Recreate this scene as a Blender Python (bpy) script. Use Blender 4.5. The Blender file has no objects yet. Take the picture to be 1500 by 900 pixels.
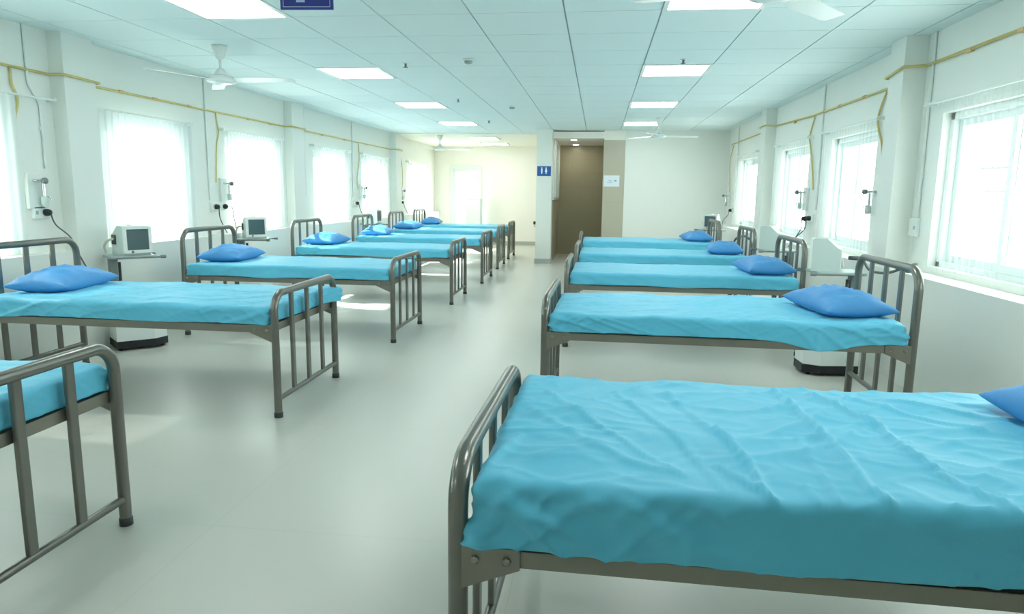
import bpy, bmesh, math, random
from mathutils import Vector, Matrix, noise
from math import sin, cos, pi, radians as R_

SC = bpy.context.scene
COL = SC.collection
random.seed(7)

# ------------------------------------------------------------------ camera
F_PX, YAW, PITCH, ROLL, CAM_H = 1017.76, .1202, .1627, .0124, 1.4
cam_d = bpy.data.cameras.new('camera')
cam_d.sensor_width = 36.0
cam_d.lens = 36.0 * F_PX / 1500.0
cam_d.clip_start = 0.02
cam_o = bpy.data.objects.new('camera', cam_d)
COL.objects.link(cam_o)
_cy, _sy, _cp, _sp = cos(YAW), sin(YAW), cos(PITCH), sin(PITCH)
_F = Vector((-_sy * _cp, _cy * _cp, -_sp))
_R0 = Vector((_cy, _sy, 0))
_U0 = _R0.cross(_F)
_R = cos(ROLL) * _R0 + sin(ROLL) * _U0
_U = -sin(ROLL) * _R0 + cos(ROLL) * _U0
_m = Matrix(((_R.x, _U.x, -_F.x, 0), (_R.y, _U.y, -_F.y, 0), (_R.z, _U.z, -_F.z, CAM_H), (0, 0, 0, 1)))
cam_o.matrix_world = _m
SC.camera = cam_o

# ------------------------------------------------------------------ world, sun, exposure
SKY_STRENGTH = 9.0
SUN_STRENGTH = 40.0
PANEL_STRENGTH = 12.5
w = bpy.data.worlds.new('overcast_daylight')
w.use_nodes = True
bg = w.node_tree.nodes['Background']
bg.inputs['Color'].default_value = (0.93, 1.0, 0.965, 1)
bg.inputs['Strength'].default_value = SKY_STRENGTH
SC.world = w
sun_d = bpy.data.lights.new('sun', 'SUN')
sun_d.energy = SUN_STRENGTH
sun_d.angle = R_(1.5)
sun_d.color = (1.0, 0.98, 0.92)
sun_o = bpy.data.objects.new('sun', sun_d)
sun_o.rotation_euler = Vector((-1.0, 0.10, 0.93)).to_track_quat('Z', 'Y').to_euler()
COL.objects.link(sun_o)
SC.view_settings.view_transform = 'Standard'
SC.view_settings.look = 'None'
SC.view_settings.exposure = 0.08
SC.view_settings.gamma = 1.0
SC.view_settings.use_curve_mapping = False
SC.cycles.max_bounces = 12
SC.cycles.diffuse_bounces = 7
SC.cycles.glossy_bounces = 4
SC.cycles.transparent_max_bounces = 12
SC.cycles.sample_clamp_indirect = 8
SC.cycles.use_denoising = True

# ------------------------------------------------------------------ materials
def lin(c):
    return tuple(((v / 255) / 12.92 if v / 255 <= .04045 else ((v / 255 + .055) / 1.055) ** 2.4) for v in c)

def mat(name, rgb, rough=.6, metal=0.0, spec=.5, bump=0.0, bscale=40.0, var=0.0, vscale=3.0, sheen=0.0, coat=0.0):
    m = bpy.data.materials.new(name)
    m.use_nodes = True
    nt = m.node_tree
    b = nt.nodes['Principled BSDF']
    c = lin(rgb)
    b.inputs['Base Color'].default_value = (*c, 1)
    b.inputs['Roughness'].default_value = rough
    b.inputs['Metallic'].default_value = metal
    b.inputs['Specular IOR Level'].default_value = spec
    if sheen: b.inputs['Sheen Weight'].default_value = sheen
    if coat: b.inputs['Coat Weight'].default_value = coat
    tc = nt.nodes.new('ShaderNodeTexCoord')
    if var:
        n = nt.nodes.new('ShaderNodeTexNoise'); n.inputs['Scale'].default_value = vscale
        n.inputs['Detail'].default_value = 5
        nt.links.new(tc.outputs['Object'], n.inputs['Vector'])
        mx = nt.nodes.new('ShaderNodeMix'); mx.data_type = 'RGBA'
        mx.inputs[6].default_value = (*[v * (1 - var) for v in c], 1)
        mx.inputs[7].default_value = (*[min(1, v * (1 + var)) for v in c], 1)
        nt.links.new(n.outputs['Fac'], mx.inputs[0])
        nt.links.new(mx.outputs[2], b.inputs['Base Color'])
    if bump:
        n = nt.nodes.new('ShaderNodeTexNoise'); n.inputs['Scale'].default_value = bscale
        n.inputs['Detail'].default_value = 3
        nt.links.new(tc.outputs['Object'], n.inputs['Vector'])
        bp = nt.nodes.new('ShaderNodeBump'); bp.inputs['Strength'].default_value = bump
        bp.inputs['Distance'].default_value = .01
        nt.links.new(n.outputs['Fac'], bp.inputs['Height'])
        nt.links.new(bp.outputs['Normal'], b.inputs['Normal'])
    return m

def emis(name, rgb, s):
    m = bpy.data.materials.new(name); m.use_nodes = True
    nt = m.node_tree; nt.nodes.clear()
    o = nt.nodes.new('ShaderNodeOutputMaterial'); e = nt.nodes.new('ShaderNodeEmission')
    e.inputs['Color'].default_value = (*rgb, 1); e.inputs['Strength'].default_value = s
    nt.links.new(e.outputs[0], o.inputs[0])
    return m

def tile_mat(name, rgb, size, joint_rgb, jw=.004, rough=.3, var=.03, off=(0, 0, 0), axes='XY', size2=None, coat=0):
    """tiles with thin joints, in object space"""
    m = mat(name, rgb, rough, var=var, vscale=1.3, coat=coat)
    nt = m.node_tree; b = nt.nodes['Principled BSDF']
    src = b.inputs['Base Color'].links[0].from_socket
    tc = nt.nodes.new('ShaderNodeTexCoord'); sp = nt.nodes.new('ShaderNodeSeparateXYZ')
    nt.links.new(tc.outputs['Object'], sp.inputs[0])
    outs = []
    for k, ax in enumerate(axes):
        sz = size if (k == 0 or size2 is None) else size2
        i = 'XYZ'.index(ax)
        a = nt.nodes.new('ShaderNodeMath'); a.operation = 'ADD'; a.inputs[1].default_value = off[i] + 100 * sz
        nt.links.new(sp.outputs[i], a.inputs[0])
        mo = nt.nodes.new('ShaderNodeMath'); mo.operation = 'MODULO'; mo.inputs[1].default_value = sz
        nt.links.new(a.outputs[0], mo.inputs[0])
        l = nt.nodes.new('ShaderNodeMath'); l.operation = 'LESS_THAN'; l.inputs[1].default_value = jw
        nt.links.new(mo.outputs[0], l.inputs[0]); outs.append(l)
    mxm = nt.nodes.new('ShaderNodeMath'); mxm.operation = 'MAXIMUM'
    nt.links.new(outs[0].outputs[0], mxm.inputs[0]); nt.links.new(outs[1].outputs[0], mxm.inputs[1])
    mx = nt.nodes.new('ShaderNodeMix'); mx.data_type = 'RGBA'
    nt.links.new(mxm.outputs[0], mx.inputs[0]); nt.links.new(src, mx.inputs[6])
    mx.inputs[7].default_value = (*lin(joint_rgb), 1)
    nt.links.new(mx.outputs[2], b.inputs['Base Color'])
    return m

M = {}
M['wall'] = mat('wall_paint', (228, 230, 224), .55, var=.015, bump=.05, bscale=60)
M['wall_warm'] = mat('cream_paint', (243, 239, 231), .55, var=.01)
M['ceil'] = mat('ceiling_tile', (220, 232, 232), .8, bump=.08, bscale=150)
M['ceil_plain'] = mat('plain_ceiling_paint', (236, 234, 222), .8)
M['groove'] = mat('ceiling_grid_metal', (170, 178, 176), .6)
M['floor'] = tile_mat('floor_tile', (198, 197, 188), 1.3, (187, 187, 178), .003, .3, .03, off=(.27, .03, 0), size2=1.3)
M['tan_tile'] = tile_mat('tan_wall_tile', (186, 180, 162), .62, (176, 170, 152), .005, .2, .03, axes='XZ', size2=.62)
M['brown_tile'] = tile_mat('olive_wall_tile', (168, 160, 134), .62, (156, 148, 124), .005, .3, .03, axes='XZ', size2=.31)
M['skirt'] = mat('skirting_tile', (176, 178, 172), .35)
M['upvc'] = mat('white_window_frame', (226, 234, 232), .35)
M['grille'] = mat('grille_paint', (214, 206, 202), .5)
M['white'] = mat('white_plastic', (226, 230, 226), .4)
M['white_gloss'] = mat('white_enamel', (234, 238, 236), .25)
M['panel'] = mat('ventilator_plastic', (196, 208, 202), .45)
M['shelf'] = mat('pale_grey_plastic', (150, 166, 164), .4)
M['steel'] = mat('painted_steel_tube', (124, 123, 117), .28, metal=.7, var=.1, vscale=9, bump=.03, bscale=90)
M['steel_flat'] = mat('steel_angle', (138, 134, 124), .34, metal=.6, var=.12, vscale=7)
M['bolt'] = mat('zinc_bolt', (150, 146, 138), .3, metal=.9)
M['base_board'] = mat('dark_bed_base', (92, 96, 92), .6, metal=.2)
M['chrome'] = mat('chrome', (205, 208, 206), .14, metal=1.0)
M['black'] = mat('black_plastic', (26, 30, 32), .45)
M['grey'] = mat('grey_metal', (120, 128, 126), .4, metal=.3)
M['dark'] = mat('dark_rubber', (60, 68, 68), .6)
M['cable'] = mat('grey_cable', (92, 98, 96), .5)
M['hose'] = mat('pale_tubing', (206, 200, 186), .4)
M['screen'] = mat('dark_screen_glass', (74, 96, 100), .12, spec=.8)
M['sheet'] = mat('turquoise_sheet', (92, 186, 216), .52, var=.05, vscale=5, bump=.2, bscale=14, spec=.4, sheen=.1)
M['pillow'] = mat('blue_pillow_cover', (76, 146, 204), .5, var=.05, vscale=8, bump=.15, bscale=25, spec=.35)
M['yellow'] = mat('yellow_gas_pipe', (204, 188, 122), .45, var=.06, vscale=6)
M['orange'] = mat('orange_tape', (214, 176, 124), .5)
M['blue_sign'] = mat('blue_sign_face', (36, 92, 160), .4)
M['navy_sign'] = mat('navy_sign_face', (44, 52, 138), .4)
M['sign_line'] = mat('pale_sign_print', (176, 190, 226), .5)
M['sign_white'] = mat('white_sign_print', (236, 244, 250), .5)
M['paper'] = mat('notice_paper', (222, 230, 236), .7)
M['ink'] = mat('faint_ink', (150, 160, 184), .7)
M['lamp'] = emis('panel_diffuser_light', (0.96, 1.0, 0.985), PANEL_STRENGTH)
M['downlamp'] = emis('downlight_glow', (1.0, .96, .82), 110)
M['glazing'] = mat('frosted_lower_glass', (214, 228, 232), .3)

def glass_mat():
    m = bpy.data.materials.new('window_glass'); m.use_nodes = True
    nt = m.node_tree; nt.nodes.clear()
    o = nt.nodes.new('ShaderNodeOutputMaterial'); mx = nt.nodes.new('ShaderNodeMixShader')
    t = nt.nodes.new('ShaderNodeBsdfTransparent'); g = nt.nodes.new('ShaderNodeBsdfGlossy')
    t.inputs[0].default_value = (.93, .97, .96, 1); g.inputs['Roughness'].default_value = .03
    mx.inputs[0].default_value = .06
    nt.links.new(t.outputs[0], mx.inputs[1]); nt.links.new(g.outputs[0], mx.inputs[2]); nt.links.new(mx.outputs[0], o.inputs[0])
    return m
def sheer_mat(name, fac, tcol=(.9, .93, .92, 1)):
    m = bpy.data.materials.new(name); m.use_nodes = True
    nt = m.node_tree; nt.nodes.clear()
    o = nt.nodes.new('ShaderNodeOutputMaterial'); mx = nt.nodes.new('ShaderNodeMixShader')
    t = nt.nodes.new('ShaderNodeBsdfTransparent'); tr = nt.nodes.new('ShaderNodeBsdfTranslucent'); d = nt.nodes.new('ShaderNodeBsdfDiffuse')
    a = nt.nodes.new('ShaderNodeMixShader'); a.inputs[0].default_value = .5
    tr.inputs[0].default_value = tcol; d.inputs[0].default_value = (.9, .93, .92, 1)
    nt.links.new(tr.outputs[0], a.inputs[1]); nt.links.new(d.outputs[0], a.inputs[2])
    mx.inputs[0].default_value = fac
    nt.links.new(t.outputs[0], mx.inputs[1]); nt.links.new(a.outputs[0], mx.inputs[2]); nt.links.new(mx.outputs[0], o.inputs[0])
    return m
M['glass'] = glass_mat()
M['sheer'] = sheer_mat('sheer_curtain_fabric', .6)
M['sheer_dense'] = sheer_mat('dense_sheer_curtain_fabric', .96, (.62, .66, .66, 1))
M['sheer_thin'] = sheer_mat('thin_sheer_curtain_fabric', .07)
M['sheer_soft'] = sheer_mat('soft_sheer_curtain_fabric', .30)

# ------------------------------------------------------------------ mesh helpers
class MB:
    def __init__(s): s.v = []; s.f = []; s.smooth = []
    def add(s, vs, fs, sm=False):
        n = len(s.v); s.v += [tuple(v) for v in vs]
        s.f += [tuple(i + n for i in f) for f in fs]; s.smooth += [sm] * len(fs)
        return s
    def box(s, x0, x1, y0, y1, z0, z1):
        v = [(x, y, z) for x in (x0, x1) for y in (y0, y1) for z in (z0, z1)]
        return s.add(v, [(0, 1, 3, 2), (4, 6, 7, 5), (0, 4, 5, 1), (2, 3, 7, 6), (0, 2, 6, 4), (1, 5, 7, 3)])
    def cbox(s, cx, cy, cz, sx, sy, sz):
        return s.box(cx - sx / 2, cx + sx / 2, cy - sy / 2, cy + sy / 2, cz - sz / 2, cz + sz / 2)
    def bbox(s, x0, x1, y0, y1, z0, z1, r=.01, seg=2):
        bm = bmesh.new()
        bmesh.ops.create_cube(bm, size=1)
        for v in bm.verts:
            v.co = Vector(((x0 + x1) / 2 + v.co.x * (x1 - x0), (y0 + y1) / 2 + v.co.y * (y1 - y0), (z0 + z1) / 2 + v.co.z * (z1 - z0)))
        bmesh.ops.bevel(bm, geom=bm.edges[:], offset=r, segments=seg, affect='EDGES', profile=.5)
        bm.verts.ensure_lookup_table(); bm.verts.index_update()
        s.add([v.co[:] for v in bm.verts], [[v.index for v in f.verts] for f in bm.faces], False)
        bm.free(); return s
    def tube(s, pts, r, n=10, cap=True, sm=True):
        pts = [Vector(p) for p in pts]
        rr = r if isinstance(r, (list, tuple)) else [r] * len(pts)
        t0 = (pts[1] - pts[0]).normalized()
        ref = Vector((0, 0, 1)) if abs(t0.z) < .9 else Vector((1, 0, 0))
        nx = t0.cross(ref).normalized()
        vs = []; prev = t0
        for i, p in enumerate(pts):
            if i == 0: t = t0
            elif i == len(pts) - 1: t = (pts[i] - pts[i - 1]).normalized()
            else: t = ((pts[i + 1] - p).normalized() + (p - pts[i - 1]).normalized()).normalized()
            q = prev.rotation_difference(t); nx = (q @ nx).normalized(); prev = t
            b = t.cross(nx)
            for k in range(n):
                a = 2 * pi * k / n
                vs.append(p + rr[i] * (cos(a) * nx + sin(a) * b))
        fs = []
        for i in range(len(pts) - 1):
            for k in range(n):
                fs.append((i * n + k, i * n + (k + 1) % n, (i + 1) * n + (k + 1) % n, (i + 1) * n + k))
        s.add(vs, fs, sm)
        if cap:
            s.add([vs[k] for k in range(n)][::-1], [tuple(range(n))])
            s.add([vs[(len(pts) - 1) * n + k] for k in range(n)], [tuple(range(n))])
        return s
    def lathe(s, prof, c=(0, 0, 0), n=24, sm=True, axis='Z'):
        vs = []
        for r, z in prof:
            for k in range(n):
                a = 2 * pi * k / n
                p = (r * cos(a), r * sin(a), z)
                if axis == 'X': p = (z, r * cos(a), r * sin(a))
                if axis == 'Y': p = (r * cos(a), z, r * sin(a))
                vs.append((p[0] + c[0], p[1] + c[1], p[2] + c[2]))
        fs = []
        for i in range(len(prof) - 1):
            for k in range(n):
                fs.append((i * n + k, i * n + (k + 1) % n, (i + 1) * n + (k + 1) % n, (i + 1) * n + k))
        fs.append(tuple(range(n))[::-1]); fs.append(tuple((len(prof) - 1) * n + k for k in range(n)))
        return s.add(vs, fs, sm)
    def prism(s, poly, a0, a1, axis='Y'):
        """poly in the two other axes, extruded a0..a1"""
        n = len(poly)
        def P(u, v, a):
            return {'Y': (u, a, v), 'X': (a, u, v), 'Z': (u, v, a)}[axis]
        vs = [P(u, v, a0) for u, v in poly] + [P(u, v, a1) for u, v in poly]
        fs = [tuple(range(n))[::-1], tuple(range(n, 2 * n))] + [(i, (i + 1) % n, n + (i + 1) % n, n + i) for i in range(n)]
        return s.add(vs, fs)
    def build(s, name, m, parent=None, loc=None, rot=None):
        me = bpy.data.meshes.new(name)
        me.from_pydata(s.v, [], s.f); me.validate()
        bm = bmesh.new(); bm.from_mesh(me)
        bmesh.ops.recalc_face_normals(bm, faces=bm.faces[:])
        bm.to_mesh(me); bm.free()
        if len(me.polygons) == len(s.smooth):
            me.polygons.foreach_set('use_smooth', s.smooth)
        me.materials.append(m)
        o = bpy.data.objects.new(name, me); COL.objects.link(o)
        if loc is not None: o.location = loc
        if rot is not None: o.rotation_euler = rot
        if parent is not None: o.parent = parent
        return o

def tag(o, label, cat, group=None, kind=None):
    if label: o['label'] = label
    if cat: o['category'] = cat
    if group: o['group'] = group
    if kind: o['kind'] = kind
    return o
def thing(name, label, cat, loc=(0, 0, 0), rz=0, group=None):
    o = bpy.data.objects.new(name, None); COL.objects.link(o)
    o.empty_display_size = .1
    o.location = loc; o.rotation_euler = (0, 0, rz)
    return tag(o, label, cat, group)
def struct(name, mb, m, label=None):
    o = mb.build(name, m); o['kind'] = 'structure'
    o['label'] = label or name.replace('_', ' '); o['category'] = name.split('_')[0]
    return o
def sempty(name, loc, label, rz=0):
    o = bpy.data.objects.new(name, None); COL.objects.link(o); o.location = loc; o.rotation_euler = (0, 0, rz)
    o['kind'] = 'structure'; o['label'] = label; o['category'] = name.split('_')[0]
    return o
def copy_tree(o, parent=None):
    c = o.copy(); COL.objects.link(c)
    if parent is not None: c.parent = parent
    for ch in list(o.children): copy_tree(ch, c)
    return c

# ------------------------------------------------------------------ room
XL, XR, ZC, YB, YF, YN = -4.45, 2.5, 2.64, 18.9, 14.2, -2.2
WT = .24
WZ0, WZ1 = .88, 2.02
LWIN = [(.9, 2.3), (3.45, 4.8), (5.92, 7.1), (8.02, 9.32), (10.65, 12.02), (12.92, 14.32), (16.1, 17.75)]
RWIN = [(1.6, 3.1), (4.0, 5.62), (6.82, 8.1), (8.9, 10.2), (11.68, 13.0)]

def side_wall(name, x_in, x_out, wins, y0, y1, label):
    mb = MB()
    a, b = min(x_in, x_out), max(x_in, x_out)
    ys = y0
    for (p, q) in wins:
        mb.box(a, b, ys, p, -.02, ZC + .05)
        mb.box(a, b, p, q, -.02, WZ0); mb.box(a, b, p, q, WZ1, ZC + .05)
        ys = q
    mb.box(a, b, ys, y1, -.02, ZC + .05)
    return struct(name, mb, M['wall'], label)
side_wall('wall_left', XL, XL - WT, LWIN, YN, YB + .2, 'long white wall with windows on the left side of the ward')
side_wall('wall_right', XR, XR + WT, RWIN, YN, YF + .2, 'long white wall with windows on the right side of the ward')
struct('floor', MB().box(XL - .3, XR + .3, YN - .3, YB + .3, -.1, 0), M['floor'], 'pale grey tiled floor of the ward')
struct('wall_near', MB().box(XL, XR, YN - .2, YN, -.02, ZC + .05), M['wall'], 'white wall behind the camera')
# far left wall with door opening
DX0, DX1, DZ = -3.97, -3.2, 2.07
mb = MB(); mb.box(XL - .2, DX0, YB, YB + .2, -.02, ZC + .1); mb.box(DX1, .4, YB, YB + .2, -.02, ZC + .1); mb.box(DX0, DX1, YB, YB + .2, DZ, ZC + .1)
struct('wall_back', mb, M['wall_warm'], 'cream far wall at the end of the left aisle')
struct('wall_far_right', MB().box(.5, XR + .2, YF, YF + .18, -.02, ZC + .05), M['wall'], 'plain white wall behind the last bed of the right row')
struct('wall_passage', MB().box(-.93, .6, 16.4, 16.5, -.02, ZC + .05), M['brown_tile'], 'olive brown tiled wall at the end of the toilet passage')
struct('wall_partition', MB().box(-1.07, -.93, 14.3, 16.4, -.02, ZC + .05).box(-1.07, -.93, 16.4, YB, -.02, ZC + .05), M['tan_tile'], 'partition wall between left aisle and toilet passage')
t = struct('wall_tiled', MB().box(.08, .5, YF + .02, YF + .2, 0, 2.46), M['tan_tile'], 'beige tiled wall strip between passage and white wall')
struct('trim_1', MB().box(.08, .5, YF + .02, YF + .2, 2.46, ZC + .02), M['wall_warm'], 'cream band above the beige tiled strip')
struct('wall_passage_side', MB().box(.08, .16, YF + .2, 16.4, 0, ZC), M['brown_tile'], 'side wall of the toilet passage')
struct('ceiling_passage', MB().box(-.93, .08, YF + .02, 16.4, 2.49, 2.62), M['wall_warm'], 'lowered ceiling of the toilet passage')
struct('column_middle', MB().box(-1.23, -.93, 13.95, 14.3, 0, ZC + .03), M['wall'], 'white square column with the toilet sign')
struct('baseboard_column', MB().box(-1.245, -.915, 13.935, 14.3, 0, .1), M['skirt'], 'grey skirting round the white column')
# passage side frames on partition
pf = sempty('window_20', (-.93, 15.3, 1.3), 'frosted glazed panel in the left side of the toilet passage')
mb = MB()
for y in (-.95, -.35, .3, .95): mb.box(0, .03, y - .03, y + .03, 0, 1.15)
mb.box(0, .03, -.98, .98, -.03, .02); mb.box(0, .03, -.98, .98, 1.13, 1.18)
mb.build('window_frame', M['white'], pf); MB().box(.002, .008, -.95, .95, 0, 1.15).build('pane', M['glazing'], pf)
# baseboards
struct('baseboard_back', MB().box(XL, DX0 - .05, YB - .015, YB, 0, .1).box(DX1 + .05, -1.07, YB - .015, YB, 0, .1), M['skirt'], 'grey skirting under the cream far wall')
struct('wall_left_parapet', MB().box(XL, -4.31, YN, YB, 0, .878), M['wall'], 'thick lower wall with a ledge top under the left windows')
struct('wall_right_parapet', MB().box(2.30, XR, YN, YF, 0, .84), M['wall'], 'thick lower wall with a ledge top under the right windows')

# pilasters
PIL_R = [(3.3, 3.6, .17), (5.97, 6.25, .17), (10.62, 10.92, .15)]
PIL_L = [(.3, .7, .14), (5.36, 5.72, .13), (9.66, 10.05, .12), (14.8, 15.2, .12)]
for i, (a, b, d) in enumerate(PIL_R[1:]):
    struct('trim_%d' % (i + 2), MB().box(XR - d, XR + .01, a, b, 0, ZC + .02), M['wall'], 'white pilaster on the right wall, %s' % ('nearest the camera' if i == 0 else 'by the last window'))
for i, (a, b, d) in enumerate(PIL_L[1:]):
    struct('trim_%d' % (i + 4), MB().box(XL - .01, XL + d, a, b, 0, ZC + .02), M['wall'], 'white pilaster on the left wall, %s' % ('nearest the camera', 'between second and third beds', 'near the far end')[i])

# ceiling: tiles hung under a slab with real gaps
GX0, GY0, GS, GSY = -3.57 - .66 * 2, 5.07 - .675 * 12, .66, .675
LIGHTS = []
for lx, ys in ((-2.91, (-1.0, 1.7, 4.4, 7.1, 9.8, 12.5)), (.39, (1.7, 4.4, 7.1, 9.8, 12.5))):
    for y in ys: LIGHTS.append((lx, y))
def is_light(x, y):
    return any(abs(x - lx - .33) < .2 and abs(y - ly - .3375) < .25 for lx, ly in LIGHTS)
YCE = 14.87
mb = MB()
i = 0
while GX0 + i * GS < XR:
    j = 0
    while GY0 + j * GSY < YCE - .1:
        x0, x1 = GX0 + i * GS, GX0 + (i + 1) * GS
        y0, y1 = GY0 + j * GSY, GY0 + (j + 1) * GSY
        cx, cyy = (x0 + x1) / 2, (y0 + y1) / 2
        j += 1
        if is_light(cx, cyy) or y1 < YN: continue
        x0 += .006; x1 -= .006; y0 += .0045; y1 -= .0045
        x0 = max(x0, XL); x1 = min(x1, XR); y1 = min(y1, YCE)
        if x1 - x0 < .02: continue
        mb.box(x0, x1, y0, y1, ZC, ZC + .02)
    i += 1
struct('ceiling', mb, M['ceil'], 'white suspended tile ceiling over the ward')
struct('ceiling_slab', MB().box(XL - .3, XR + .3, YN - .3, YCE, ZC + .07, ZC + .16), M['groove'], 'slab above the suspended ceiling tiles')
mb = MB()
i = 0
while GX0 + i * GS < XR + .1:
    x = GX0 + i * GS; i += 1
    if x > XL and x < XR: mb.box(x - .012, x + .012, YN, YCE, ZC + .008, ZC + .014)
j = 0
while GY0 + j * GSY < YCE:
    y = GY0 + j * GSY; j += 1
    if y > YN: mb.box(XL, XR, y - .012, y + .012, ZC + .009, ZC + .013)
struct('trim_8', mb, M['groove'], 'thin metal grid between the ceiling tiles')
struct('ceiling_far', MB().box(XL - .2, -1.0, YCE, YB + .2, ZC - .02, ZC + .16), M['ceil_plain'], 'plain cream ceiling over the far end of the left aisle')

# ceiling light panels
first = None
for k, (lx, ly) in enumerate(LIGHTS):
    row = 'left' if lx < 0 else 'right'
    order = {4.4: 'at the top edge of the photo', 7.1: 'second visible', 9.8: 'third visible', 12.5: 'farthest', -1.0: 'behind the camera, rear', 1.7: 'overhead in front of the camera'}[ly]
    lab = 'square white ceiling light panel, %s in the %s row' % (order, row)
    if ly < 4: 
        if ly < 0 : pass
    if first is None:
        t = thing('ceiling_light', lab, 'ceiling light', (lx + .33, ly + .3375, ZC), 0, 'square light panels in the tile ceiling')
        fr = MB()
        for (a, b, c, d) in ((-.33, .33, -.3375, -.305), (-.33, .33, .305, .3375), (-.33, -.298, -.305, .305), (.298, .33, -.305, .305)):
            fr.box(a, b, c, d, -.008, .02)
        fr.build('frame', M['white_gloss'], t)
        MB().box(-.297, .297, -.304, .304, -.003, .012).build('diffuser', M['lamp'], t)
        first = t
    else:
        t = copy_tree(first); t.location = (lx + .33, ly + .3375, ZC); t['label'] = lab
t = copy_tree(first); t.location = (-2.6, 15.9, ZC - .03); t['label'] = 'square white ceiling light panel in the plain ceiling near the far cream wall'
t = copy_tree(first); t.location = (-2.6, 17.6, ZC - .03); t['label'] = 'square white ceiling light panel closest to the far doorway'

# downlights
def downlight(x, y, z, label):
    t = thing('downlight', label, 'ceiling light', (x, y, z), 0, 'round downlights in the toilet passage')
    MB().lathe([(.06, -.012), (.085, -.012), (.09, 0), (.06, 0)], n=20).build('rim', M['white_gloss'], t)
    MB().lathe([(.056, -.0155), (.056, -.0125)], n=20).build('lens', M['downlamp'], t)
    return t
downlight(-.53, 14.55, 2.49, 'round downlight at the front of the toilet passage ceiling')
downlight(-.53, 15.9, 2.49, 'round downlight at the back of the toilet passage ceiling')

# ------------------------------------------------------------------ windows
def window(n, side, y0, y1, label, sheer=True):
    s = -1 if side == 'left' else 1
    xin = XL if side == 'left' else XR
    t = sempty('window_%d' % n, (xin, (y0 + y1) / 2, WZ0), label)
    hw = (y1 - y0) / 2; H = WZ1 - WZ0
    X = lambda a, b: (min(s * a, s * b), max(s * a, s * b))
    # sill board + casing
    MB().box(*X(-.001, .11), -hw, hw, .0, .012).build('window_sill', M['white'], t)
    mb = MB(); x = X(.06, .13)
    mb.box(*x, -hw, -hw + .05, 0, H); mb.box(*x, hw - .05, hw, 0, H); mb.box(*x, -hw, hw, H - .05, H); mb.box(*x, -hw, hw, 0, .05)
    mb.build('window_frame', M['upvc'], t)
    for k, (a, b, o) in enumerate(((-hw + .05, .03, .07), (-.03, hw - .05, .10))):
        mb = MB(); x = X(o, o + .025)
        mb.box(*x, a, a + .055, .05, H - .05); mb.box(*x, b - .055, b, .05, H - .05)
        mb.box(*x, a + .055, b - .055, .05, .105); mb.box(*x, a + .055, b - .055, H - .105, H - .05)
        sa = mb.build('sash', M['upvc'], t)
        MB().box(*X(o + .010, o + .014), a + .055, b - .055, .105, H - .105).build('pane', M['glass'], sa)
    mb = MB()
    nb = int((y1 - y0) / .12)
    for i in range(1, nb): 
        y = -hw + i * 2 * hw / nb
        mb.tube([(s * .19, y, 0), (s * .19, y, H)], .006, 6)
    for z in (.02, H * .5, H * .64, H - .02): mb.box(*X(.186, .194), -hw, hw, z - .008, z + .008)
    mb.build('window_grille', M['grille'], t)
    return t
wlabL = ['white sliding window on the left wall beside the camera', 'white sliding window at the left edge of the photo',
         'bright curtained window between first and second left pilaster, nearer one', 'bright window above the second monitor on the left', 'bright window beyond the second left pilaster',
         'bright window before the third left pilaster', 'last window of the left wall by the far corner']
wlabR = ['white sliding window on the right wall beside the camera', 'large white sliding window at the right edge of the photo',
         'white sliding window just beyond the near right pilaster', 'white sliding window before the far right pilaster', 'last narrow looking window of the right wall']
n = 1
for i, (a, b) in enumerate(LWIN): window(n, 'left', a, b, wlabL[i]); n += 1
for i, (a, b) in enumerate(RWIN): window(n, 'right', a, b, wlabR[i]); n += 1

# portals: guide the daylight sampling through the window openings
def portal(name, x, y, z, wy, hz, rot):
    l = bpy.data.lights.new(name, 'AREA'); l.shape = 'RECTANGLE'; l.size = wy; l.size_y = hz
    l.cycles.is_portal = True
    o = bpy.data.objects.new(name, l); o.location = (x, y, z); o.rotation_euler = rot; COL.objects.link(o)
for (a, b) in LWIN: portal('daylight_portal', XL - WT, (a + b) / 2, (WZ0 + WZ1) / 2, WZ1 - WZ0, b - a, (0, -pi / 2, 0))
for (a, b) in RWIN: portal('daylight_portal', XR + WT, (a + b) / 2, (WZ0 + WZ1) / 2, WZ1 - WZ0, b - a, (0, pi / 2, 0))
portal('daylight_portal', (DX0 + DX1) / 2, YB + .2, DZ / 2, DX1 - DX0, DZ, (-pi / 2, 0, 0))

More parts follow.
